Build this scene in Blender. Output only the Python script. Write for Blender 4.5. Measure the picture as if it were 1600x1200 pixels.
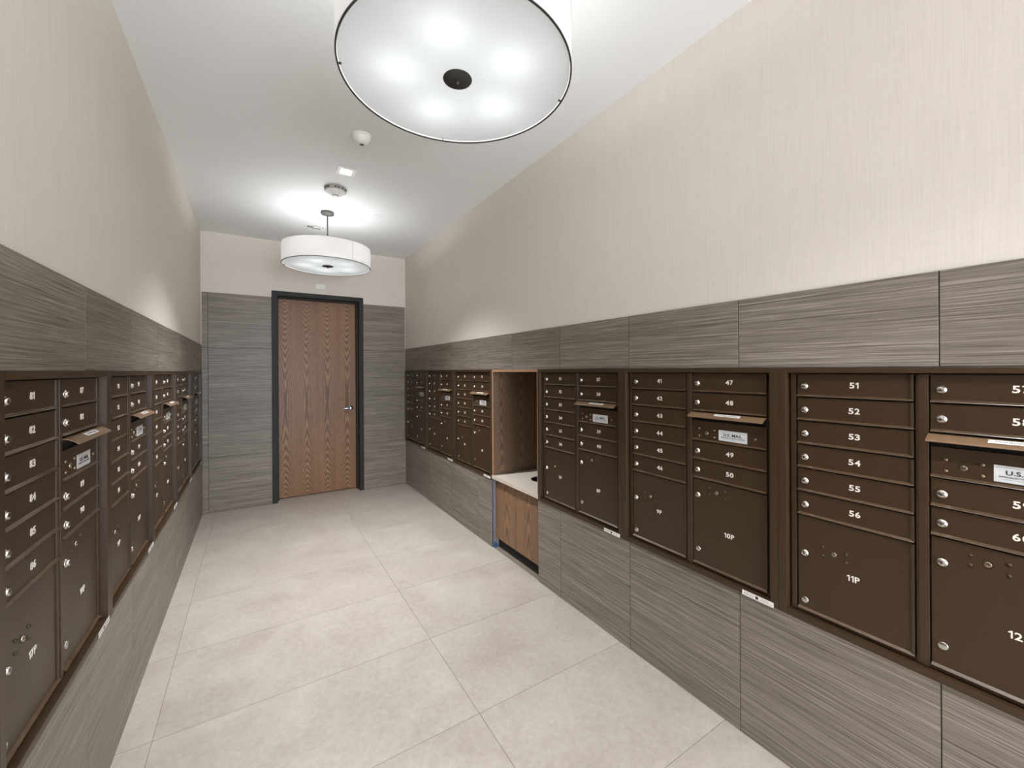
import bpy, bmesh, math, random
from mathutils import Vector, Matrix, Euler
random.seed(4)
for o in list(bpy.data.objects): bpy.data.objects.remove(o, do_unlink=True)
SC = bpy.context.scene
COL = SC.collection
PI = math.pi

# ------------------------------------------------------------------ camera
YAW, ROLL, FPX, SHY = 0.5604, -0.0055, 640.5, 21.93
cd = bpy.data.cameras.new('camera'); cam = bpy.data.objects.new('camera', cd); COL.objects.link(cam)
cd.sensor_width = 36.0; cd.sensor_fit = 'HORIZONTAL'
cd.lens = FPX / 1600 * 36.0
cd.shift_y = -SHY / 1600
cd.clip_start = 0.02; cd.clip_end = 100
fw = Vector((math.sin(YAW), math.cos(YAW), 0))
rt = Vector((math.cos(YAW), -math.sin(YAW), 0)); up = Vector((0, 0, 1))
c, s = math.cos(ROLL), math.sin(ROLL)
r2 = c * rt + s * up; u2 = -s * rt + c * up
M = Matrix((r2, u2, -fw)).transposed().to_4x4()
M.translation = Vector((0, 0, 1.55))
cam.matrix_world = M
SC.camera = cam

# ------------------------------------------------------------------ light and exposure
W = bpy.data.worlds.new('world'); SC.world = W; W.use_nodes = True
W.node_tree.nodes['Background'].inputs[0].default_value = (0.94, 0.985, 1.08, 1)
W.node_tree.nodes['Background'].inputs[1].default_value = 4.5
SC.view_settings.view_transform = 'Standard'; SC.view_settings.look = 'None'
SC.view_settings.gamma = 1.0; SC.view_settings.use_curve_mapping = False
SC.view_settings.exposure = 1.66
BULB = 23.0          # radiance of each pendant bulb
DIFF_E = 0.04        # light given off by the lit pendant bottom itself
SHADE_E = 0.03
SPOT = 160.0         # watts of each recessed downlight
DOWN = 8.0         # radiance of the small square downlights

# ------------------------------------------------------------------ room numbers
XL, XR, YB, ZC = -0.487, 1.753, 5.557, 3.085
YF = -3.2
T = 0.010
ZT = 1.844           # top of the side wall tile
ZTB = 2.420          # top of the back wall tile
ZM0, ZM1 = 0.600, 1.552
NY0, NY1 = 2.436, 3.125   # niche

# ------------------------------------------------------------------ helpers
def srgb(r, g, b):
    f = lambda v: (v/255/12.92) if v/255 <= 0.04045 else ((v/255+0.055)/1.055)**2.4
    return (f(r), f(g), f(b), 1)

def link(name, me, parent=None, loc=(0,0,0)):
    o = bpy.data.objects.new(name, me); COL.objects.link(o)
    o.location = loc
    if parent: o.parent = parent
    return o

def thing(name, label, cat, loc=(0,0,0), rz=0, group=None):
    o = bpy.data.objects.new(name, None); COL.objects.link(o)
    o.empty_display_size = 0.1
    o.location = loc; o.rotation_euler = (0, 0, rz)
    o['label'] = label; o['category'] = cat
    if group: o['group'] = group
    return o

class MB:
    """mesh builder: boxes, lathes, text in one bmesh with material slots"""
    def __init__(s): s.bm = bmesh.new(); s.mats = []
    def mi(s, m):
        if m not in s.mats: s.mats.append(m)
        return s.mats.index(m)
    def _merge(s, b2, m, smooth=False):
        k = s.mi(m)
        for f in b2.faces: f.material_index = k; f.smooth = smooth
        me = bpy.data.meshes.new('t'); b2.to_mesh(me); b2.free()
        n0 = len(s.bm.faces)
        s.bm.from_mesh(me); bpy.data.meshes.remove(me)
        return s
    def box(s, a, b, m, bev=0.0, seg=2):
        b2 = bmesh.new()
        cx = [(a[i]+b[i])/2 for i in range(3)]; sz = [abs(b[i]-a[i]) for i in range(3)]
        bmesh.ops.create_cube(b2, size=1, matrix=Matrix.Translation(cx) @ Matrix.Diagonal((sz[0], sz[1], sz[2], 1)))
        if bev > 0:
            bmesh.ops.bevel(b2, geom=list(b2.edges), offset=bev, segments=seg, affect='EDGES', profile=0.5)
        return s._merge(b2, m)
    def lathe(s, prof, m, mat=None, n=32, smooth=True, caps=True):
        """prof: [(r,z)...] revolved about z, then mat applied"""
        b2 = bmesh.new(); rings = []
        for r, z in prof:
            if r < 1e-6: rings.append([b2.verts.new((0, 0, z))])
            else: rings.append([b2.verts.new((r*math.cos(2*PI*i/n), r*math.sin(2*PI*i/n), z)) for i in range(n)])
        for A, B in zip(rings[:-1], rings[1:]):
            for i in range(n):
                j = (i+1) % n
                if len(A) == 1 and len(B) == 1: continue
                if len(A) == 1: b2.faces.new((A[0], B[i], B[j]))
                elif len(B) == 1: b2.faces.new((A[i], A[j], B[0]))
                else: b2.faces.new((A[i], A[j], B[j], B[i]))
        bmesh.ops.recalc_face_normals(b2, faces=list(b2.faces))
        if mat is not None: bmesh.ops.transform(b2, matrix=mat, verts=list(b2.verts))
        return s._merge(b2, m, smooth)
    def prism(s, pts, m, axis='x', a=0, b=1):
        """polygon pts (2-D) extruded along axis"""
        b2 = bmesh.new()
        def P(p, t):
            return {'x': (t, p[0], p[1]), 'y': (p[0], t, p[1]), 'z': (p[0], p[1], t)}[axis]
        A = [b2.verts.new(P(p, a)) for p in pts]; B = [b2.verts.new(P(p, b)) for p in pts]
        b2.faces.new(A); b2.faces.new(B[::-1])
        for i in range(len(pts)):
            j = (i+1) % len(pts); b2.faces.new((A[i], B[i], B[j], A[j]))
        bmesh.ops.recalc_face_normals(b2, faces=list(b2.faces))
        return s._merge(b2, m)
    def text(s, txt, m, cx, cz, y, cap, bold=0.0, width=None, mat=None, depth=0.0006):
        """text in the xz plane facing -y, centred at cx,cz"""
        cu = bpy.data.curves.new('t', 'FONT'); cu.body = txt; cu.size = 1; cu.resolution_u = 3
        cu.offset = bold; cu.extrude = 0.01
        o = bpy.data.objects.new('t', cu); COL.objects.link(o)
        dg = bpy.context.evaluated_depsgraph_get(); dg.update()
        me = bpy.data.meshes.new_from_object(o.evaluated_get(dg))
        bpy.data.objects.remove(o); bpy.data.curves.remove(cu)
        b2 = bmesh.new(); b2.from_mesh(me); bpy.data.meshes.remove(me)
        xs = [v.co.x for v in b2.verts]; ys = [v.co.y for v in b2.verts]
        w = max(xs)-min(xs); h = max(ys)-min(ys)
        k = cap/h; kx = k if width is None else width/w
        for v in b2.verts:
            x = (v.co.x-(max(xs)+min(xs))/2)*kx; z = (v.co.y-(max(ys)+min(ys))/2)*k
            v.co = (cx+x, y-v.co.z/0.01*depth/2, cz+z)
        if mat is not None: bmesh.ops.transform(b2, matrix=mat, verts=list(b2.verts))
        return s._merge(b2, m)
    def mesh(s, name):
        me = bpy.data.meshes.new(name); s.bm.to_mesh(me); s.bm.free()
        for m in s.mats: me.materials.append(m)
        return me
    def obj(s, name, parent=None, loc=(0,0,0)):
        return link(name, s.mesh(name), parent, loc)

def struct(o):
    o['kind'] = 'structure'; return o

# ------------------------------------------------------------------ materials
class NT:
    def __init__(s, name):
        s.m = bpy.data.materials.new(name); s.m.use_nodes = True
        s.t = s.m.node_tree; s.p = s.t.nodes['Principled BSDF']
    def n(s, ty, **kw):
        x = s.t.nodes.new(ty)
        for k, v in kw.items(): setattr(x, k, v)
        return x
    def l(s, a, b): s.t.links.new(a, b)
    def math(s, op, a, b=None, c=None):
        x = s.n('ShaderNodeMath', operation=op)
        for i, v in enumerate((a, b, c)):
            if v is None: continue
            if isinstance(v, (int, float)): x.inputs[i].default_value = v
            else: s.l(v, x.inputs[i])
        return x.outputs[0]
    def ramp(s, fac, stops, interp='LINEAR'):
        x = s.n('ShaderNodeValToRGB'); r = x.color_ramp; r.interpolation = interp
        while len(r.elements) < len(stops): r.elements.new(0.5)
        for e, (p, c_) in zip(r.elements, stops): e.position = p; e.color = c_
        s.l(fac, x.inputs[0]); return x.outputs[0]
    def mapping(s, scale=(1,1,1), loc=(0,0,0), src=None):
        if src is None: src = s.n('ShaderNodeTexCoord').outputs['Object']
        x = s.n('ShaderNodeMapping'); x.inputs['Scale'].default_value = scale; x.inputs['Location'].default_value = loc
        s.l(src, x.inputs[0]); return x.outputs[0]
    def noise(s, vec, scale=1, detail=3, rough=0.5, dist=0.0, w=None):
        x = s.n('ShaderNodeTexNoise')
        x.inputs['Scale'].default_value = scale; x.inputs['Detail'].default_value = detail
        x.inputs['Roughness'].default_value = rough; x.inputs['Distortion'].default_value = dist
        s.l(vec, x.inputs['Vector'])
        if w is not None:
            x.noise_dimensions = '4D'; s.l(w, x.inputs['W'])
        return x.outputs['Fac']
    def bump(s, h, strength=0.3, dist=0.001):
        x = s.n('ShaderNodeBump'); x.inputs['Strength'].default_value = strength; x.inputs['Distance'].default_value = dist
        s.l(h, x.inputs['Height']); s.l(x.outputs[0], s.p.inputs['Normal'])
    def mix(s, f, a, b, mode='MIX'):
        x = s.n('ShaderNodeMix', data_type='RGBA', blend_type=mode)
        for i, v in ((0, f), (6, a), (7, b)):
            if isinstance(v, (int, float)): x.inputs[i].default_value = v
            elif isinstance(v, tuple): x.inputs[i].default_value = v
            else: s.l(v, x.inputs[i])
        return x.outputs[2]

def plain(name, col, rough=0.5, metal=0.0, noise_amt=0.06, nscale=40, bump=0.0, spec=0.5):
    k = NT(name); k.p.inputs['Roughness'].default_value = rough; k.p.inputs['Metallic'].default_value = metal
    k.p.inputs['Specular IOR Level'].default_value = spec
    f = k.noise(k.mapping(), nscale, 3)
    a = tuple(max(0, v*(1-noise_amt)) for v in col[:3])+(1,); b = tuple(min(1, v*(1+noise_amt)) for v in col[:3])+(1,)
    k.l(k.ramp(f, [(0.3, a), (0.7, b)]), k.p.inputs['Base Color'])
    if bump: k.bump(f, bump)
    return k.m

def mat_tile_wall():
    k = NT('streaked_wall_tile'); k.p.inputs['Roughness'].default_value = 0.42
    k.p.inputs['Specular IOR Level'].default_value = 0.42
    isl = k.n('ShaderNodeNewGeometry').outputs['Random Per Island']
    w = k.math('MULTIPLY', isl, 37.0)
    warp = k.noise(k.mapping((1.3, 1.3, 5)), 1, 2)
    tc = k.n('ShaderNodeTexCoord').outputs['Object']
    sep = k.n('ShaderNodeSeparateXYZ'); k.l(tc, sep.inputs[0])
    z2 = k.math('ADD', sep.outputs[2], k.math('MULTIPLY', warp, 0.008))
    cmb = k.n('ShaderNodeCombineXYZ'); k.l(sep.outputs[0], cmb.inputs[0]); k.l(sep.outputs[1], cmb.inputs[1]); k.l(z2, cmb.inputs[2])
    fine = k.noise(k.mapping((2.6, 2.6, 380), src=cmb.outputs[0]), 1, 3, 0.6, w=w)
    mid = k.noise(k.mapping((1.3, 1.3, 210), src=cmb.outputs[0]), 1, 3, 0.6, w=w)
    wide = k.noise(k.mapping((.8, .8, 16), src=cmb.outputs[0]), 1, 2, 0.5, w=w)
    dash = k.noise(k.mapping((7, 7, 620), src=cmb.outputs[0]), 1, 2, 0.5, w=w)
    h = k.math('ADD', k.math('MULTIPLY', fine, 0.38), k.math('ADD', k.math('MULTIPLY', mid, 0.22), k.math('ADD', k.math('MULTIPLY', dash, 0.30), k.math('MULTIPLY', wide, 0.10))))
    col = k.ramp(h, [(0.38, srgb(70, 62, 54)), (0.46, srgb(107, 98, 88)), (0.52, srgb(127, 118, 107)), (0.61, srgb(164, 155, 143))])
    k.l(col, k.p.inputs['Base Color'])
    k.bump(h, 0.25, 0.001)
    return k.m

def mat_floor():
    k = NT('floor_porcelain'); k.p.inputs['Roughness'].default_value = 0.42
    k.p.inputs['Specular IOR Level'].default_value = 0.4
    w = k.math('MULTIPLY', k.n('ShaderNodeNewGeometry').outputs['Random Per Island'], 29.0)
    a = k.noise(k.mapping(), 3.2, 6, 0.62, 0.6, w=w)
    b = k.noise(k.mapping(), 38, 5, 0.7, w=w)
    d = k.noise(k.mapping(), 160, 2, 0.6)
    h = k.math('ADD', k.math('MULTIPLY', a, 0.55), k.math('MULTIPLY', b, 0.45))
    col = k.ramp(h, [(0.32, srgb(152, 142, 131)), (0.5, srgb(168, 159, 148)), (0.68, srgb(182, 174, 163))])
    spk = k.ramp(d, [(0.70, (0, 0, 0, 1)), (0.78, (1, 1, 1, 1))])
    col = k.mix(k.math('MULTIPLY', spk, 0.35), col, srgb(214, 208, 198))
    k.l(col, k.p.inputs['Base Color'])
    k.l(k.ramp(h, [(0.3, (0.36,)*3+(1,)), (0.7, (0.5,)*3+(1,))]), k.p.inputs['Roughness'])
    k.bump(h, 0.08, 0.001)
    return k.m

def mat_wallpaper():
    k = NT('linen_wallcovering'); k.p.inputs['Roughness'].default_value = 0.75
    k.p.inputs['Specular IOR Level'].default_value = 0.25
    a = k.noise(k.mapping((260, 260, 6)), 1, 3, 0.6)
    b = k.noise(k.mapping((14, 14, 320)), 1, 2, 0.5)
    cc = k.noise(k.mapping((30, 30, 1.2)), 1, 2, 0.5)
    h = k.math('ADD', k.math('MULTIPLY', a, 0.58), k.math('ADD', k.math('MULTIPLY', b, 0.30), k.math('MULTIPLY', cc, 0.12)))
    k.l(k.ramp(h, [(0.36, srgb(213, 205, 195)), (0.62, srgb(222, 214, 205))]), k.p.inputs['Base Color'])
    k.bump(h, 0.15, 0.0006)
    return k.m

def grain(k, u, v, mode, pitch, A, B, v0):
    """wood figure: u across the grain, v along it; returns 0..1 rings"""
    wob = k.n('ShaderNodeCombineXYZ'); k.l(k.math('MULTIPLY', u, 9.0), wob.inputs[0]); k.l(k.math('MULTIPLY', v, 2.2), wob.inputs[1])
    wn = k.noise(wob.outputs[0], 1, 3, 0.55)
    uu = k.math('ADD', u, k.math('MULTIPLY', k.math('SUBTRACT', wn, 0.5), 0.045))
    cell = k.math('DIVIDE', uu, pitch)
    fx = k.math('MULTIPLY', k.math('SUBTRACT', k.math('FRACT', cell), 0.5), pitch)
    cid = k.math('FLOOR', cell)
    vs = k.math('SUBTRACT', v, k.math('ADD', v0, k.math('MULTIPLY', k.math('SINE', k.math('MULTIPLY', cid, 12.9)), 0.10)))
    xx = k.math('MULTIPLY', k.math('MULTIPLY', fx, fx), A)
    if mode == 'hyper':
        vv = k.math('MULTIPLY', k.math('MULTIPLY', vs, vs), B)
        f = k.math('SUBTRACT', xx, vv)
    else:
        f = k.math('ADD', xx, k.math('MULTIPLY', vs, B))
    jag = k.n('ShaderNodeCombineXYZ'); k.l(k.math('MULTIPLY', u, 70.0), jag.inputs[0]); k.l(k.math('MULTIPLY', v, 9.0), jag.inputs[1])
    jn = k.noise(jag.outputs[0], 1, 3, 0.6)
    f = k.math('ADD', f, k.math('MULTIPLY', jn, 1.1))
    tri = k.math('ABSOLUTE', k.math('SUBTRACT', k.math('FRACT', f), 0.5))
    return k.math('MULTIPLY', tri, 2.0)

def mat_wood(name, mode, axis, pitch, A, B, v0, dark, mid, light, u0=0.0, rough=0.42):
    k = NT(name); k.p.inputs['Roughness'].default_value = rough
    k.p.inputs['Specular IOR Level'].default_value = 0.4
    tc = k.n('ShaderNodeTexCoord').outputs['Object']; sp = k.n('ShaderNodeSeparateXYZ'); k.l(tc, sp.inputs[0])
    u = k.math('ADD', sp.outputs[axis], u0); v = sp.outputs[2]
    g = grain(k, u, v, mode, pitch, A, B, v0)
    pc = k.n('ShaderNodeCombineXYZ'); k.l(k.math('MULTIPLY', u, 420.0), pc.inputs[0]); k.l(k.math('MULTIPLY', v, 14.0), pc.inputs[1])
    pores = k.noise(pc.outputs[0], 1, 2, 0.6)
    bc = k.n('ShaderNodeCombineXYZ'); k.l(k.math('MULTIPLY', u, 16.0), bc.inputs[0]); k.l(k.math('MULTIPLY', v, 0.6), bc.inputs[1])
    band = k.noise(bc.outputs[0], 1, 2, 0.5)
    h = k.math('ADD', k.math('MULTIPLY', g, 0.42), k.math('ADD', k.math('MULTIPLY', pores, 0.34), k.math('MULTIPLY', band, 0.24)))
    k.l(k.ramp(h, [(0.22, dark), (0.45, mid), (0.78, light)]), k.p.inputs['Base Color'])
    k.bump(h, 0.15, 0.0006)
    return k.m

def mat_translucent(name, col, emis, fabric=False, refr=0.4, trans=0.9):
    k = NT(name); t = k.t; t.nodes.remove(k.p)
    out = t.nodes['Material Output']
    tr = k.n('ShaderNodeBsdfTranslucent'); df = k.n('ShaderNodeBsdfDiffuse')
    df.inputs[0].default_value = col
    tcol = tuple(v*trans for v in col[:3])+(1,)
    tr.inputs[0].default_value = tcol
    if fabric:
        f = k.noise(k.mapping((300, 300, 900)), 1, 2)
        cc = k.ramp(f, [(0.3, tuple(v*0.93 for v in col[:3])+(1,)), (0.7, col)])
        k.l(cc, df.inputs[0]); 
    else:
        f = k.noise(k.mapping(), 6, 2)
        cc = k.ramp(f, [(0.3, tuple(v*0.985 for v in col[:3])+(1,)), (0.7, col)]); k.l(cc, df.inputs[0])
    m1 = k.n('ShaderNodeMixShader'); m1.inputs[0].default_value = 0.5; k.l(df.outputs[0], m1.inputs[1])
    if refr > 0:
        rf = k.n('ShaderNodeBsdfRefraction'); rf.inputs['IOR'].default_value = 1.02; rf.inputs['Roughness'].default_value = 0.62
        rf.inputs[0].default_value = tcol
        m2 = k.n('ShaderNodeMixShader'); m2.inputs[0].default_value = refr
        k.l(tr.outputs[0], m2.inputs[1]); k.l(rf.outputs[0], m2.inputs[2]); k.l(m2.outputs[0], m1.inputs[2])
    else: k.l(tr.outputs[0], m1.inputs[2])
    em = k.n('ShaderNodeEmission'); em.inputs[0].default_value = (0.97, 1.0, 0.99, 1) if not fabric else (1, .98, .96, 1); em.inputs[1].default_value = emis
    ad = k.n('ShaderNodeAddShader'); k.l(m1.outputs[0], ad.inputs[0]); k.l(em.outputs[0], ad.inputs[1])
    k.l(ad.outputs[0], out.inputs[0])
    return k.m

def mat_emit(name, col, st):
    k = NT(name); t = k.t; t.nodes.remove(k.p); em = k.n('ShaderNodeEmission')
    em.inputs[0].default_value = col; em.inputs[1].default_value = st; k.l(em.outputs[0], t.nodes['Material Output'].inputs[0])
    return k.m

def mat_bronze():
    k = NT('bronze_powder_coat'); k.p.inputs['Roughness'].default_value = 0.36
    k.p.inputs['Specular IOR Level'].default_value = 0.4
    f = k.noise(k.mapping(), 700, 2, 0.6)
    g = k.noise(k.mapping(), 3, 2, 0.5)
    col = k.ramp(f, [(0.3, srgb(51, 37, 22)), (0.7, srgb(65, 48, 30))])
    k.l(col, k.p.inputs['Base Color'])
    k.l(k.ramp(g, [(0.3, (0.36,)*3+(1,)), (0.7, (0.43,)*3+(1,))]), k.p.inputs['Roughness'])
    k.bump(f, 0.12, 0.0003)
    return k.m

MT = mat_tile_wall(); MF = mat_floor(); MW = mat_wallpaper(); MBZ = mat_bronze()
M_ceil = plain('ceiling_paint', srgb(231, 233, 232), 0.8, noise_amt=0.01, nscale=90)
M_grout = plain('dark_grout', srgb(48, 42, 37), 0.9)
M_fgrout = plain('floor_grout', srgb(118, 107, 94), 0.9)
M_frame = plain('charcoal_frame_paint', srgb(40, 40, 37), 0.55, spec=0.3)
M_door = mat_wood('oak_door_veneer', 'hyper', 0, 0.236, 620, 8.0, 1.12, srgb(72, 47, 28), srgb(122, 86, 57), srgb(172, 130, 94), u0=-0.195)
M_niche = mat_wood('brown_oak_niche', 'para', 0, 0.21, 1700, 8.0, 0.9, srgb(62, 48, 38), srgb(108, 86, 68), srgb(140, 116, 94), u0=-1.73)
M_cab = mat_wood('cabinet_door_oak', 'para', 1, 0.32, 500, 5.0, 0.2, srgb(78, 54, 36), srgb(124, 92, 66), srgb(152, 118, 88), u0=0.1)
M_edge = plain('light_wood_edge', srgb(168, 130, 98), 0.45, noise_amt=0.08, nscale=25)
M_counter = plain('beige_stone_counter', srgb(202, 192, 178), 0.3, noise_amt=0.05, nscale=30)
M_steel = plain('lock_steel', srgb(205, 200, 192), 0.25, 1.0, noise_amt=0.04)
M_brass = plain('lock_brass', srgb(176, 164, 140), 0.28, 1.0, noise_amt=0.04)
M_chrome = plain('lever_chrome', srgb(200, 205, 215), 0.14, 1.0, noise_amt=0.02)
M_black = plain('black_gap', srgb(22, 19, 17), 0.8)
M_white = plain('number_white', srgb(228, 220, 210), 0.5, noise_amt=0.02)
M_label = plain('label_silver', srgb(205, 206, 206), 0.4, noise_amt=0.02)
M_stick = plain('sticker_white', srgb(232, 228, 222), 0.45, noise_amt=0.02)
M_ink = plain('label_ink', srgb(34, 34, 40), 0.6)
M_ink2 = plain('label_ink_grey', srgb(128, 130, 134), 0.6)
M_dark = plain('dark_bronze_metal', srgb(52, 52, 50), 0.45)
M_canopy = plain('grey_canopy', srgb(88, 87, 83), 0.45)
M_plast = plain('white_plastic', srgb(236, 236, 233), 0.45, noise_amt=0.015)
M_plast2 = plain('grey_plastic', srgb(168, 166, 160), 0.5)
M_tape = plain('blue_painters_tape', srgb(52, 88, 132), 0.7)
M_shade = mat_translucent('white_linen_shade', (0.86, 0.83, 0.80, 1), SHADE_E, True, 0.0, 0.30)
M_diff = mat_translucent('frosted_diffuser', (0.60, 0.62, 0.61, 1), DIFF_E, False, 0.0, 0.40)
M_bulb = mat_emit('lit_bulb', (0.97, 0.99, 1.015, 1), BULB)
M_down = mat_emit('lit_downlight', (1.0, 0.985, 0.97, 1), DOWN)

# ------------------------------------------------------------------ shell
def boxes(name, lst, m, kind='structure'):
    b = MB()
    for a, c_ in lst: b.box(a, c_, m)
    o = b.obj(name); o['kind'] = kind; return o

boxes('ceiling', [((XL-.2, YF-.2, ZC), (XR+.9, YB+.3, ZC+.12))], M_ceil)
# right wall (painted), pocket left for the mailboxes and the niche
WX = XR + T
boxes('wall_right', [((WX-.002, YF, ZM1), (WX+.15, YB+.2, ZC))], MW)
boxes('wall_right', [((WX, YF, 0), (WX+.15, NY0, ZM0)), ((WX, YF, ZM0), (WX+.15, 0.0, ZM1))], MW)
boxes('wall_right', [((WX, NY1+.012, 0), (WX+.15, YB+.2, ZM0))], MW)
LX = XL - T
boxes('wall_left', [((LX-.15, YF, ZM1), (LX+.002, YB+.2, ZC)), ((LX-.15, YF, 0), (LX, YB+.2, ZM0)),
                    ((LX-.15, YF, ZM0), (LX, 1.358, ZM1)), ((LX-.15, 5.412, ZM0), (LX, YB+.2, ZM1))], MW)
DX0, DX1, DZ = 0.170, 1.200, 2.497      # door frame outer
boxes('wall_back', [((LX, YB, ZTB), (WX, YB+.2, ZC)), ((LX, YB+T, 0), (DX0+.02, YB+.2, ZTB)),
                    ((DX1-.02, YB+T, 0), (WX, YB+.2, ZTB))][0:0] +
                   [((LX, YB+T-.002, 0), (DX0+.02, YB+.2, ZC)), ((DX1-.02, YB+T-.002, 0), (WX, YB+.2, ZC)),
                    ((DX0+.02, YB+T-.002, DZ-.02), (DX1-.02, YB+.2, ZC))], MW)
boxes('wall_front', [((LX-.15, YF-.12, 0), (XL+.25, YF, ZC)), ((XR-.25, YF-.12, 0), (WX+.15, YF, ZC)),
                     ((XL+.25, YF-.12, 2.75), (XR-.25, YF, ZC))], MW)

# tile cladding: every tile a slab over a grout bed, one mesh per wall
G = 0.0017
def cladding(name, side, cells, bed):
    b = MB()
    for u0, u1, z0, z1 in cells:
        if side == 'R': b.box((XR, u0+G, z0+G), (XR+T, u1-G, z1-G), MT, 0.0006, 1)
        if side == 'L': b.box((XL-T, u0+G, z0+G), (XL, u1-G, z1-G), MT, 0.0006, 1)
        if side == 'B': b.box((u0+G, YB, z0+G), (u1-G, YB+T, z1-G), MT, 0.0006, 1)
    o = b.obj(name); struct(o)
    g = MB()
    for u0, u1, z0, z1 in bed:
        e = 0.0008
        if side == 'R': g.box((XR+.0015, u0+e, z0+e), (XR+T-.001, u1-e, z1-e), M_grout)
        if side == 'L': g.box((XL-T+.001, u0+e, z0+e), (XL-.0015, u1-e, z1-e), M_grout)
        if side == 'B': g.box((u0+e, YB+.0015, z0+e), (u1-e, YB+T-.001, z1-e), M_grout)
    g.obj('grout_bed', o)
    return o
def cuts(lo, hi, start, pitch):
    xs = [lo]; k = start
    while k > lo: k -= pitch
    k += pitch
    while k < hi - 0.004:
        if k > lo + 0.004: xs.append(k)
        k += pitch
    xs.append(hi); return list(zip(xs[:-1], xs[1:]))
P_ = 0.6072
RJ, LJ = 0.363, 1.955
cr = [(a, b, ZM1, ZT) for a, b in cuts(YF, YB, RJ, P_)]
cr += [(a, b, 0, ZM0) for a, b in cuts(YF, NY0+.008, RJ, P_)] + [(a, b, 0, ZM0) for a, b in cuts(NY1+.008, YB, RJ, P_)]
cr += [(a, b, z0, z1) for a, b in cuts(YF, 0.0, RJ, P_) for z0, z1 in ((ZM0, 1.21), (1.21, ZM1))]
cladding('trim_1', 'R', cr, [(YF, YB, ZM1, ZT), (YF, NY0+.008, 0, ZM0), (NY1+.008, YB, 0, ZM0), (YF, 0, ZM0, ZM1)])
cl = [(a, b, ZM1, ZT) for a, b in cuts(YF, YB, LJ, P_)] + [(a, b, 0, ZM0) for a, b in cuts(YF, YB, LJ, P_)]
cl += [(a, b, z0, z1) for a, b in cuts(YF, 1.358, LJ, P_) for z0, z1 in ((ZM0, 1.21), (1.21, ZM1))] + [(5.412, YB, ZM0, ZM1)]
cladding('trim_2', 'L', cl, [(YF, YB, ZM1, ZT), (YF, YB, 0, ZM0), (YF, 1.358, ZM0, ZM1), (5.412, YB, ZM0, ZM1)])
cb = []
for i in range(4):
    z0, z1 = ZTB/4*i, ZTB/4*(i+1)
    cb += [(XL, -0.432, z0, z1), (-0.432, DX0, z0, z1), (DX1, XR, z0, z1)]
cladding('trim_3', 'B', cb, [(XL, DX0, 0, ZTB), (DX1, XR, 0, ZTB)])

# floor
b = MB()
fx = cuts(XL-T, XR+T, -0.3725, 1.2243); fy = cuts(YF, YB+.145, 1.6508, 0.6125)
for x0, x1 in fx:
    for y0, y1 in fy: b.box((x0+.0011, y0+.0011, -.012), (x1-.0011, y1-.0011, 0), MF, 0.0006, 1)
fl = b.obj('floor'); struct(fl)
b = MB(); b.box((XL-.2, YF-.3, -.1), (XR+.9, YB+.3, -.0016), M_fgrout); g_ = b.obj('floor_grout', fl)

# ------------------------------------------------------------------ door in the back wall
def build_door():
    b = MB()
    jx0, jx1, jz = DX0+.056, DX1-.054, DZ-.054     # opening
    y0, y1 = YB-.012, YB+.150
    # frame profile: face, return, stop
    b.box((DX0, y0, 0), (jx0, y1, DZ), M_frame, .002)
    b.box((jx1, y0, 0), (DX1, y1, DZ), M_frame, .002)
    b.box((jx0-.001, y0, jz), (jx1+.001, y1, DZ-.0002), M_frame, .002)
    b.box((jx0-.001, YB+.075, 0), (jx0+.016, YB+.143, jz), M_frame, .001)
    b.box((jx1-.016, YB+.075, 0), (jx1+.001, YB+.143, jz), M_frame, .001)
    b.box((jx0, YB+.075, jz-.016), (jx1, YB+.143, jz+.001), M_frame, .001)
    d = b.obj('door_1'); struct(d)
    l = MB(); l.box((jx0+.003, YB+.145, .008), (jx1-.003, YB+.189, jz-.003), M_door, .001)
    lf = l.obj('door_leaf', d)
    # lever
    h = MB(); hx, hz, hy = 1.062, 1.062, YB+.145
    rot = Matrix.Translation((hx, hy, hz)) @ Matrix.Rotation(PI/2, 4, 'X')
    h.lathe([(0, .0), (.033, .0), (.034, .006), (.030, .010), (.020, .014), (.016, .040), (.022, .046), (.022, .058), (.017, .062), (.010, .0635), (0, .0635)], M_chrome, rot, 40)
    h.lathe([(0, .0635), (.007, .0635), (.0065, .066), (0, .066)], M_dark, rot, 20)
    pts = []
    b2 = bmesh.new(); rings = []
    for i in range(9):
        t = i/8; x = hx - .012 - .100*t; y = hy - .050 - .004*math.sin(t*PI) + .010*t*t; z = hz + .002 - .006*t*t
        rr = .011*(1-.35*t); ry = .008*(1-.3*t)
        if i == 8: rr *= .45; ry *= .45
        rings.append([b2.verts.new((x, y+ry*math.cos(a*PI/6), z+rr*math.sin(a*PI/6))) for a in range(12)])
    for A, B in zip(rings[:-1], rings[1:]):
        for i in range(12): b2.faces.new((A[i], A[(i+1) % 12], B[(i+1) % 12], B[i]))
    b2.faces.new(rings[0]); b2.faces.new(rings[-1][::-1])
    bmesh.ops.recalc_face_normals(b2, faces=list(b2.faces))
    h._merge(b2, M_chrome, True)
    h.obj('door_handle', lf)
    # dark space behind
    k = MB(); k.box((DX0, YB+.195, 0), (DX1, YB+.21, DZ), M_black); k.obj('door_backing', d)
build_door()
b = MB(); b.box((.636, YB+T-.014, 2.563), (.748, YB+T-.002, 2.622), M_plast, .003); b.box((.650, YB+T-.0165, 2.572), (.742, YB+T-.012, 2.614), M_plast, .002)
o = b.obj('wall_plate'); o['label'] = 'small blank white rectangular plate on the wall above the wooden door'; o['category'] = 'wall plate'

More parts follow.
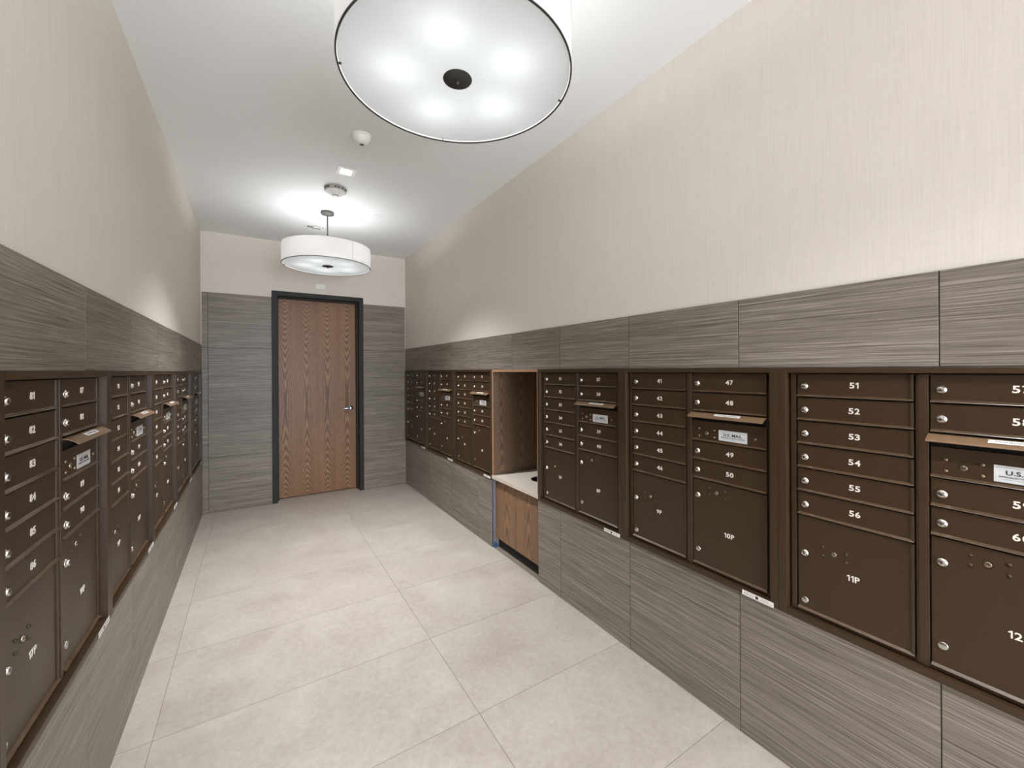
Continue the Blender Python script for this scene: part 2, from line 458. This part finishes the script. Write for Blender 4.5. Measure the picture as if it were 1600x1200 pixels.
# ------------------------------------------------------------------ mailbox unit (local: x right, y into the wall, z up, origin front left bottom)
M_hem = plain('bronze_door_hem', srgb(80, 60, 39), 0.24, 0.0, spec=0.9)
UW, UH = 0.81, ZM1-ZM0
YFACE = 0.013      # plane of doors
def z_(w): return w - ZM0

def mesh_trim():
    b = MB(); w = .030
    b.box((.0004, -.010, 0), (w, .055, UH), MBZ, .0015)
    b.box((UW-w, -.010, 0), (UW-.0004, .055, UH), MBZ, .0015)
    b.box((w-.001, -.010, UH-.019), (UW-w+.001, .055, UH), MBZ, .0015)
    b.box((w-.001, -.010, 0), (UW-w+.001, .055, .021), MBZ, .0015)
    return b.mesh('trim')
def mesh_housing():
    b = MB()
    x0, x1, z0, z1 = .034, UW-.034, .024, UH-.022
    b.box((x0-.004, .030, z0-.004), (x1+.004, .054, z1+.004), MBZ)
    yb = .031
    b.box((x0+.004, YFACE-.001, z0), (x0+.021, yb, z1), MBZ, .001)          # left stile
    b.box((.3935, YFACE-.003, z0), (.4225, yb, z1), MBZ, .0015)             # mullion
    b.box((.3995, YFACE-.0055, z0), (.4165, YFACE-.002, z1), MBZ, .001)
    b.box((.7665, YFACE-.001, z0), (x1, yb, z1), MBZ, .001)                 # right stile
    b.box((x0+.004, YFACE+.001, z1-.004), (x1, yb, z1), MBZ, .0008)
    b.box((x0+.004, YFACE+.001, z0), (x1, yb, z0+.010), MBZ, .0008)
    return b.mesh('housing')
DW1, DW2 = .328, .332
def mesh_door(w, h, name):
    """origin at lower left front; hem at the bottom and right"""
    b = MB()
    b.box((0, 0, .001), (w, .012, h), MBZ, .0008)
    b.prism([(.004, 0), (-.0078, 0), (-.0086, .0008), (-.0080, .0018), (-.0004, .0078), (.004, .0078)], M_hem, 'x', 0, w)
    b.box((w-.009, -.0038, .002), (w, .004, h), MBZ, .0015)
    return b.mesh(name)
ROTF = Matrix.Rotation(PI/2, 4, 'X')      # z axis -> -y
def mesh_lock():
    b = MB()
    b.lathe([(.0128, 0), (.0130, .002), (.0122, .0042), (.0095, .0052), (.0090, .0062), (.0086, .0098), (.0078, .0105), (0, .0105)], M_steel, ROTF, 28)
    b.box((-.0012, -.0108, -.0045), (.0012, -.0100, .0045), M_black)
    return b.mesh('lock')
def mesh_lock_low():
    b = MB()
    b.lathe([(.0118, 0), (.0122, .0015), (.0112, .0034), (.0100, .0040), (0, .0040)], M_steel, ROTF, 28)
    b.box((-.001, -.0043, -.004), (.001, -.0038, .004), M_ink2)
    return b.mesh('lower_lock')
def mesh_master():
    b = MB()
    b.lathe([(.0120, .0004), (.0100, .0006), (.0095, -.002)], MBZ, ROTF, 24)
    b.lathe([(.0080, 0), (.0076, .0026), (.0066, .0030), (0, .0030)], M_brass, ROTF, 24)
    b.box((-.004, -.0034, -.001), (.004, -.0028, .001), M_black, 0)
    return b.mesh('master_lock')
def mesh_rivet():
    b = MB(); b.lathe([(.0052, 0), (.0048, .0022), (.0030, .0038), (0, .0044)], MBZ, ROTF, 16); return b.mesh('rivet')
def mesh_rivet_bright():
    b = MB(); b.lathe([(.0050, 0), (.0046, .0022), (.0030, .0038), (0, .0044)], M_bolt, ROTF, 16); return b.mesh('rivet')
M_flap = plain('flap_bronze', srgb(128, 100, 74), 0.34, 0.15, noise_amt=0.05, nscale=200)
M_bolt = plain('bronze_bolt', srgb(140, 118, 92), 0.3, 0.8)
def mesh_usmail():
    b = MB()
    b.box((-.063, -.0012, -.0235), (.063, 0, .0235), M_label, .0004)
    b.text('U.S. MAIL', M_ink, 0, .0045, -.0015, .0125, bold=.02, width=.082)
    b.text('APPROVED BY THE POSTMASTER GENERAL', M_ink, 0, -.0085, -.0015, .0030, width=.108)
    b.box((-.055, -.0016, -.0062), (.055, -.0011, -.0056), M_ink2)
    b.box((-.050, -.0016, -.0150), (.045, -.0011, -.0144), M_ink2)
    return b.mesh('us_mail_sign')
def mesh_outpanel(w, h):
    """panel under the slot, with the slot mouth above it"""
    b = MB(); hp = h-.040
    b.box((0, 0, .001), (w, .012, hp), MBZ, .0008)
    b.prism([(.004, 0), (-.0078, 0), (-.0086, .0008), (-.0080, .0018), (-.0004, .0078), (.004, .0078)], M_hem, 'x', 0, w)
    b.box((w-.009, -.0038, .002), (w, .004, hp), MBZ, .0015)
    b.box((0.0, -.002, hp-.004), (w, .006, hp), MBZ, .001)
    b.box((0, .010, hp), (w, .0165, h-.012), M_black)
    b.box((0, -.001, h-.012), (w, .012, h-.001), MBZ, .001)
    return b.mesh('outgoing_panel')
def mesh_flap(w):
    b = MB()
    # section in (y, z): hinged at the top, curving out and down with a small lip
    p = [(.002, .0040), (-.004, .0042), (-.012, .0016), (-.026, -.0065), (-.034, -.0128), (-.0365, -.0155),
         (-.0360, -.0172), (-.0330, -.0150), (-.0255, -.0088), (-.0115, -.0010), (-.004, .0018), (.002, .0016)]
    b.prism(p, M_flap, 'x', -.004, w+.002)
    return b.mesh('outgoing_flap')
def mesh_flapsticker():
    b = MB()
    ang = math.atan2(.0081, .014)
    m = Matrix.Translation((0, -.0190, -.0017)) @ Matrix.Rotation(-(PI/2-ang), 4, 'X')
    bb = MB(); 
    b.box((-.058, -.0008, -.0075), (.058, 0, .0075), M_stick, 0)
    b.text('OUTGOING MAIL', M_ink2, 0, .0, -.0010, .0060, bold=.01, width=.090)
    bmesh.ops.transform(b.bm, matrix=m, verts=list(b.bm.verts))
    return b.mesh('flap_sticker')
def mesh_barcode():
    b = MB()
    b.box((-.062, -.0008, -.0100), (.062, 0, .0100), M_stick, 0)
    rr = random.Random(3)
    for row in range(3):
        x = -.055
        while x < .055:
            w = rr.uniform(.004, .012)
            if not (-.012 < x+w/2 < .008) and x+w < .057:
                b.box((x, -.0011, .0048-row*.0048), (x+w, -.0007, .0063-row*.0048), M_ink2)
            x += w + .003
    b.box((-.008, -.0012, -.006), (.003, -.0007, .006), M_ink)
    return b.mesh('base_sticker')

DP = 0.0896; TOP = 1.5285
H1 = DP-.0056
HP1 = TOP-6*DP-.0048+.0048-.6385-.0    # parcel door, column 1
PM = dict(
    trim=mesh_trim(), housing=mesh_housing(), lock=mesh_lock(), low=mesh_lock_low(), master=mesh_master(),
    rivet=mesh_rivet(), bolt=mesh_rivet_bright(), us=mesh_usmail(), flap=mesh_flap(DW2), fst=mesh_flapsticker(), bar=mesh_barcode(),
    d1=mesh_door(DW1, H1, 'mailbox_door'), d2=mesh_door(DW2, H1, 'mailbox_door'))
zp1 = TOP-6*DP            # top of parcel door in column 1
zo0, zo1 = 1.2165, TOP-2*DP   # outgoing compartment
z49 = 1.2115; z50 = z49-DP+.001; zp2 = 1.0325
PM['p1'] = mesh_door(DW1, zp1-.6375, 'parcel_door'); PM['p2'] = mesh_door(DW2, zp2-.6375, 'parcel_door')
PM['out'] = mesh_outpanel(DW2, zo1-zo0)
NUMS = {}
def num_mesh(txt, cap=.0205, bold=.022):
    if txt not in NUMS:
        # glyph by glyph; the figure 1 gets a flag like the engraved numbers
        b = MB(); gap = cap*.15; wd = []
        W_ = {'1': .40, '4': .80, 'P': .66, '0': .78, '7': .68}
        for ch in txt: wd.append(cap*W_.get(ch, .70))
        x = -(sum(wd)+gap*(len(txt)-1))/2
        for ch, w in zip(txt, wd):
            if ch == '1':
                x1 = x+w; x0 = x1-cap*.17
                b.prism([(x0, -cap/2), (x1, -cap/2), (x1, cap/2), (x0+cap*.02, cap/2), (x, cap*.30), (x, cap*.15), (x0, cap*.24)], M_white, 'y', -.0004, .0004)
            else: b.text(ch, M_white, x+w/2, 0, 0, cap, bold=bold, width=w, depth=.0008)
            x += w+gap
        NUMS[txt] = b.mesh('door_number')
    return NUMS[txt]

def unit(loc, rz, first, label, group, sticker=True):
    t = thing('mailbox_unit', label, 'mailboxes', loc, rz, group)
    link('trim', PM['trim'], t); link('housing', PM['housing'], t)
    X1, X2 = .0610, .4270
    def put(mesh, name, par, x, z, y=0.0): return link(name, mesh, par, (x, y, z))
    def mailbox(x, ztop, mesh, n, w):
        d = put(mesh, 'mailbox_door', t, x, z_(ztop)-H1, YFACE)
        put(PM['lock'], 'lock', d, .0235, .0385)
        put(num_mesh(str(n)), 'door_number', d, .175 if w == DW1 else .1765, .0445, -.0004)
    for i in range(6): mailbox(X1, TOP-i*DP, PM['d1'], first+i, DW1)
    for i in range(2): mailbox(X2, TOP-i*DP, PM['d2'], first+6+i, DW2)
    mailbox(X2, z49, PM['d2'], first+8, DW2); mailbox(X2, z50, PM['d2'], first+9, DW2)
    pn = (first-1)//10*2+1
    d = put(PM['p1'], 'parcel_door', t, X1, z_(.6375), YFACE)
    q = lambda w: w-.6375
    put(PM['lock'], 'lock', d, .022, q(.851)); put(PM['low'], 'lower_lock', d, .022, q(.673)); put(PM['master'], 'master_lock', d, .1145, q(.878))
    for x, z in ((.0795, .892), (.0795, .862), (.1495, .892), (.1495, .862)): put(PM['rivet'], 'rivet', d, x, q(z))
    put(num_mesh('%dP' % pn, .0205), 'door_number', d, .170, q(.813), -.0004)
    d = put(PM['p2'], 'parcel_door', t, X2, z_(.6375), YFACE)
    put(PM['lock'], 'lock', d, .0235, q(.959)); put(PM['low'], 'lower_lock', d, .0245, q(.706)); put(PM['master'], 'master_lock', d, .115, q(.988))
    for x, z in ((.081, 1.003), (.081, .974), (.154, 1.003), (.154, .972)): put(PM['rivet'], 'rivet', d, x, q(z))
    put(num_mesh('%dP' % (pn+1), .0205), 'door_number', d, .1725, q(.812), -.0004)
    d = put(PM['out'], 'outgoing_panel', t, X2, z_(zo0), YFACE)
    q = lambda w: w-zo0
    put(PM['us'], 'us_mail_sign', d, .190, q(1.2525), -.0002)
    put(PM['master'], 'master_lock', d, .069, q(1.253))
    for x, z in ((.032, 1.272), (.032, 1.238), (.106, 1.270), (.106, 1.238), (.286, 1.254)): put(PM['bolt'], 'rivet', d, x, q(z))
    f = put(PM['flap'], 'outgoing_flap', t, X2, z_(1.3440), YFACE-.004)
    put(PM['fst'], 'flap_sticker', f, .178, .0004, 0)
    if sticker: put(PM['bar'], 'base_sticker', t, .730, .0075, -.0102)
    return t

RZ_R, RZ_L = -PI/2, PI/2
GR = 'bronze mailbox units set in the right wall'; GL = 'bronze mailbox units set in the left wall'
# right wall, from the far corner towards the camera
for k, (y, lab) in enumerate([
    (5.555, 'bronze mailbox unit in the right wall closest to the back wall corner'),
    (4.745, 'bronze mailbox unit in the right wall, middle of the three beyond the wooden niche'),
    (3.935, 'bronze mailbox unit in the right wall touching the far side of the wooden niche'),
    (2.432, 'bronze mailbox unit with doors 31 to 40, just right of the wooden niche'),
    (1.622, 'bronze mailbox unit with doors 41 to 50 and parcel doors 9P and 10P'),
    (0.812, 'large nearest bronze mailbox unit with doors 51 to 60 in the right wall')]):
    unit((XR, y, ZM0), RZ_R, 1+10*k, lab, GR)
for k, lab in enumerate([
    'large nearest bronze mailbox unit in the left wall, at the left picture edge',
    'second bronze mailbox unit from the camera in the left wall, white stickered flap showing',
    'third bronze mailbox unit from the camera in the left wall, midway along the row',
    'fourth bronze mailbox unit from the camera in the left wall, last but one',
    'narrow looking bronze mailbox unit at the far end of the left wall by the corner']):
    unit((XL, 1.36+.81*k, ZM0), RZ_L, 81+10*k, lab, GL)

# ------------------------------------------------------------------ niche between the mailboxes
def niche():
    y0, y1 = NY0-.003, NY1-.001; xb = XR+.62; zt = 1.5524; zb = .634
    t = thing('wood_niche', 'open wood lined niche in the right wall between two groups of mailboxes', 'niche', (XR, (y0+y1)/2, zb))
    off = Vector((-XR, -(y0+y1)/2, -zb))
    def part(name, a, b_, m, face=None):
        bb_ = MB(); bb_.box(a, b_, m, .0008, 1)
        o_ = bb_.obj(name, t); o_.location = off; return o_
    part('side_panel', (XR+.002, y1-.018, zb), (xb, y1, zt), M_niche)
    part('side_panel', (XR+.002, y0, zb), (xb, y0+.018, zt), M_niche)
    part('top_panel', (XR+.002, y0+.018, zt-.018), (xb, y1-.018, zt), M_niche)
    part('back_panel', (xb-.018, y0+.018, zb), (xb, y1-.018, zt-.018), M_niche)
    part('edge_band', (XR-.001, y1-.018, zb), (XR+.002, y1, zt), M_edge)
    part('edge_band', (XR-.001, y0, zb), (XR+.002, y0+.018, zt), M_edge)
    part('edge_band', (XR-.001, y0+.018, zt-.018), (XR+.002, y1-.018, zt), M_edge)
    # worktop with a round hole
    b2 = bmesh.new(); cx, cy, r = 2.035, 2.775, .092; n = 48
    X0, X1, Y0, Y1 = XR-.006, xb, y0, y1+.006
    def sq(a):
        dx, dy = math.cos(a), math.sin(a); k = 1e9
        if dx > 1e-9: k = min(k, (X1-cx)/dx)
        if dx < -1e-9: k = min(k, (X0-cx)/dx)
        if dy > 1e-9: k = min(k, (Y1-cy)/dy)
        if dy < -1e-9: k = min(k, (Y0-cy)/dy)
        return cx+dx*k, cy+dy*k
    angs = sorted([2*PI*i/n for i in range(n)] + [math.atan2(yy-cy, xx-cx) % (2*PI) for xx in (X0, X1) for yy in (Y0, Y1)])
    ring = {}
    for z in (.606, .6335):
        ring[z] = ([b2.verts.new((cx+r*math.cos(a), cy+r*math.sin(a), z)) for a in angs], [b2.verts.new((*sq(a), z)) for a in angs])
    N = len(angs); lo, hi = ring[.606], ring[.6335]
    for i in range(N):
        j = (i+1) % N
        b2.faces.new((hi[0][i], hi[0][j], hi[1][j], hi[1][i])); b2.faces.new((lo[0][i], lo[1][i], lo[1][j], lo[0][j]))
        b2.faces.new((lo[0][i], lo[0][j], hi[0][j], hi[0][i])); b2.faces.new((lo[1][i], hi[1][i], hi[1][j], lo[1][j]))
    bmesh.ops.recalc_face_normals(b2, faces=list(b2.faces))
    m = MB(); m._merge(b2, M_counter)
    w = m.obj('worktop'); w['label'] = 'pale beige stone worktop with a round hole at the bottom of the niche'; w['category'] = 'worktop'
    gm = MB(); gm.lathe([(r-.001, .634), (r+.004, .6345), (r+.004, .6365), (r-.004, .6365), (r-.006, .608)], M_dark, Matrix.Translation((cx, cy, 0)), 48)
    gm.obj('hole_ring', w)
    # cabinet below
    cb_ = thing('base_cabinet', 'low two door oak cabinet recessed under the pale worktop', 'cabinet', (XR+.035, 2.79, 0))
    xo = XR+.035; o2 = Vector((-xo, -2.79, 0))
    def p2(name, a, b_, mt, bev=.001):
        m_ = MB(); m_.box(a, b_, mt, bev, 1); o_ = m_.obj(name, cb_); o_.location = o2; return o_
    p2('carcass', (xo+.022, NY0+.014, .085), (xb, NY1-.002, .603), M_black)
    p2('door', (xo, 2.8015, .085), (xo+.020, NY1-.006, .590), M_cab)
    p2('door', (xo, NY0+.012, .085), (xo+.020, 2.7985, .590), M_cab)
    p2('toe_kick', (xo+.022, NY0+.014, 0.0), (xo+.045, NY1-.010, .0845), M_black)
niche()
M_ret = plain('tile_edge_grey', srgb(124, 120, 124), 0.7)
# blue tape left at the tile edge beside the cabinet
b = MB()
b.box((XR+.0005, NY1+.0052, .004), (XR+.0045, NY1+.0076, .598), M_tape)
b.box((XR+.012, NY1-.010, .0005), (XR+.055, NY1+.004, .0022), M_tape)
b.prism([(XR+.012, .001), (XR+.052, .001), (XR+.050, .026), (XR+.034, .040), (XR+.014, .048)], M_tape, 'y', NY1+.000, NY1+.002)
o = b.obj('masking_tape'); o['label'] = 'strip of blue masking tape on the tile edge left of the oak cabinet'; o['category'] = 'tape'
o = None
b = MB(); b.box((XR+T, NY1+.0045, 0), (XR+.10, NY1+.030, .600), M_ret); struct(b.obj('trim_4'))

# ------------------------------------------------------------------ pendants
def pendant(x, y, label, seam_ang):
    R = .392; zb, zt = 2.557, 2.737
    t = thing('drum_pendant', label, 'pendant light', (x, y, ZC), 0, 'white drum pendants on the ceiling')
    L = lambda z: z-ZC
    b = MB(); b.lathe([(0, 0), (.060, 0), (.061, -.006), (.061, -.020), (.057, -.024), (.010, -.026), (.010, -.040), (0, -.040)], M_canopy, None, 40); b.obj('ceiling_canopy', t)
    b = MB(); b.lathe([(.0058, -.02), (.0058, L(2.600)), (0, L(2.600))], M_dark, None, 16)
    b.lathe([(.009, L(zt+.10)), (.009, L(zt+.13))], M_dark, None, 16); b.obj('rod', t)
    b = MB(); b.lathe([(R, L(zb+.002)), (R, L(zt))], M_shade, None, 128)
    sh = b.obj('shade', t)
    b = MB()
    for zz in (zb, zt):
        prof = [(R-.004, L(zz)-.0015), (R+.0016, L(zz)-.0015), (R+.0016, L(zz)+.0020), (R-.004, L(zz)+.0020), (R-.004, L(zz)-.0015)]
        b.lathe(prof, M_dark if zz == zb else M_shade_rim, None, 128, smooth=False)
    b.obj('rim', sh)
    b = MB(); a = seam_ang
    b.box((-.0015, -.002, L(zb)+.004), (.0015, .002, L(zt)-.004), M_shade_rim)
    sm = b.obj('seam', sh, ((R+.0008)*math.cos(a), (R+.0008)*math.sin(a), 0)); sm.rotation_euler = (0, 0, a+PI/2)
    b = MB(); b.lathe([(0.008, L(zb)+.006), (R-.005, L(zb)+.006)], M_diff, None, 128, smooth=False)
    df = b.obj('diffuser', t)
    for i in range(3):
        b = MB(); b.box((-.010, -.0012, -.003), (.0, .0012, .004), M_dark)
        an = math.radians((-15, 75, 160)[i]); q = b.obj('clip', df, ((R-.003)*math.cos(an), (R-.003)*math.sin(an), L(zb)+.002)); q.rotation_euler = (0, 0, an)
    b = MB(); b.lathe([(0, L(zb)+.002), (.0490, L(zb)+.002), (.0500, L(zb)+.004), (.0490, L(zb)+.0055), (0, L(zb)+.0055)], M_dark, None, 48)
    b.lathe([(0, L(zb)-.016), (.0045, L(zb)-.015), (.0065, L(zb)-.010), (.0050, L(zb)-.005), (.0038, L(zb)+.003)], M_dark, None, 20); b.obj('finial', t)
    b = MB()
    for i in range(3):
        an = math.radians(30+120*i); m = Matrix.Rotation(an, 4, 'Z')
        bb_ = bmesh.new(); bmesh.ops.create_cube(bb_, size=1, matrix=m @ Matrix.Translation((R/2, 0, L(zt)-.006)) @ Matrix.Diagonal((R, .006, .004, 1)))
        b._merge(bb_, M_plast)
    b.obj('spider', t)
    for i in range(5):
        an = math.radians(90+72*i); px, py = .205*math.cos(an), .205*math.sin(an)
        b = MB(); b.lathe([(0, .030), (.012, .026), (.013, .010), (.024, -.006), (.027, -.022), (.020, -.040), (0, -.048)], M_bulb, None, 20)
        b.obj('bulb', t, (px, py, L(2.690)))
M_shade_rim = plain('shade_rim_white', srgb(200, 196, 190), 0.6)
pendant(.602, 1.305, 'large white drum pendant nearest the camera, cut by the top edge', 1.0)
pendant(.602, 4.300, 'smaller looking white drum pendant hanging in front of the wooden door', math.radians(-66))

# ------------------------------------------------------------------ ceiling things
def square_light(x, y, label, k=1.0):
    t = thing('downlight', label, 'ceiling light', (x, y, ZC))
    b = MB(); a, c_ = .066, .040
    for q in (((-a, -a), (a, -c_)), ((-a, c_), (a, a)), ((-a, -c_), (-c_, c_)), ((c_, -c_), (a, c_))):
        b.box((q[0][0], q[0][1], -.007), (q[1][0], q[1][1], 0), M_plast, .001)
    b.obj('frame', t)
    b = MB(); b.box((-c_, -c_, -.004), (c_, c_, -.001), M_down); b.obj('lens', t)
    ld = bpy.data.lights.new('lamp', 'SPOT'); ld.energy = SPOT*k; ld.spot_size = math.radians(104); ld.spot_blend = 1.0
    ld.shadow_soft_size = 0.035; ld.color = (0.965, 0.99, 1.02)
    lo = bpy.data.objects.new('lamp', ld); COL.objects.link(lo); lo.parent = t; lo.location = (0, 0, -.012)
square_light(.602, 3.345, 'small lit square downlight between the sensor dome and the smoke detector')

square_light(.602, .35, 'added unseen square downlight above the camera', 0.42)  # added out of view to light the mailboxes from overhead
square_light(.602, -.90, 'added unseen square downlight behind the camera', 0.5)  # second added light, also unseen, for more overhead light
# square plate with openings, beyond the far pendant rod
t = thing('ceiling_fixture', 'white square ceiling plate with dark openings behind the far pendant rod', 'ceiling fixture', (.560, 4.822, ZC))
b = MB(); b.box((-.088, -.088, -.004), (.088, .088, 0), M_plast, .0015)
b.box((-.030, -.070, -.022), (.046, .030, -.003), M_plast, .004); b.obj('plate', t)
b = MB(); b.box((-.026, -.062, -.0235), (.042, -.012, -.0215), M_plast2); b.box((-.026, -.0735, -.019), (.042, -.0695, -.006), M_plast2)
b.obj('slot', t)
b = MB(); b.lathe([(.014, -.003), (.020, -.007), (.026, -.003)], M_black, None, 24); b.obj('ring', t, (-.058, -.010, -.001))
b = MB(); b.lathe([(0, -.007), (.006, -.007), (.007, -.003)], M_black, None, 16); b.obj('screw', t, (.066, -.034, 0))

t = thing('smoke_detector', 'round white tiered smoke detector on the ceiling above the far pendant', 'smoke detector', (.583, 3.715, ZC))
b = MB(); b.lathe([(0, 0), (.088, 0), (.089, -.004), (.084, -.024), (.080, -.026), (0, -.026)], M_plast2, None, 48)
b.obj('base', t)
b = MB()
for an in (200, 215, 225, 262, 278, 300, 320, 335):
    a = math.radians(an); bb_ = bmesh.new()
    bmesh.ops.create_cube(bb_, size=1, matrix=Matrix.Rotation(a, 4, 'Z') @ Matrix.Translation((.0865, 0, -.013)) @ Matrix.Diagonal((.006, .013, .008, 1))); b._merge(bb_, M_black)
b.obj('vent_slot', t)
b = MB(); b.lathe([(.078, -.025), (.076, -.032), (.066, -.036), (.064, -.040), (.048, -.044), (.046, -.050), (.026, -.054), (.022, -.064), (0, -.066)], M_plast, None, 48); b.obj('cover', t)
b = MB(); b.lathe([(.024, -.0545), (.026, -.059), (.022, -.0605)], M_black, None, 32); b.obj('dark_ring', t)

t = thing('ceiling_sensor', 'small white dome sensor on the ceiling next to the near pendant', 'sensor', (.600, 2.790, ZC))
b = MB(); b.lathe([(.066, 0), (.066, -.004), (.058, -.006), (.055, -.022), (.044, -.042), (.028, -.053), (0, -.056)], M_plast, None, 40); b.obj('dome', t)
b = MB(); b.lathe([(0, -.0575), (.013, -.0570), (.016, -.054), (.018, -.052)], M_plast2, None, 24)
b.lathe([(0, -.0582), (.007, -.0580), (.009, -.0570)], M_black, None, 20); b.obj('lens', t)

b = MB(); b.lathe([(0, -.004), (.036, -.004), (.040, -.003), (.040, -.0008), (.036, 0)], M_ceil, None, 40)
o = b.obj('sprinkler_cover', None, (1.040, 4.150, ZC)); o['label'] = 'flat white round sprinkler cover on the ceiling right of the far pendant'; o['category'] = 'sprinkler cover'
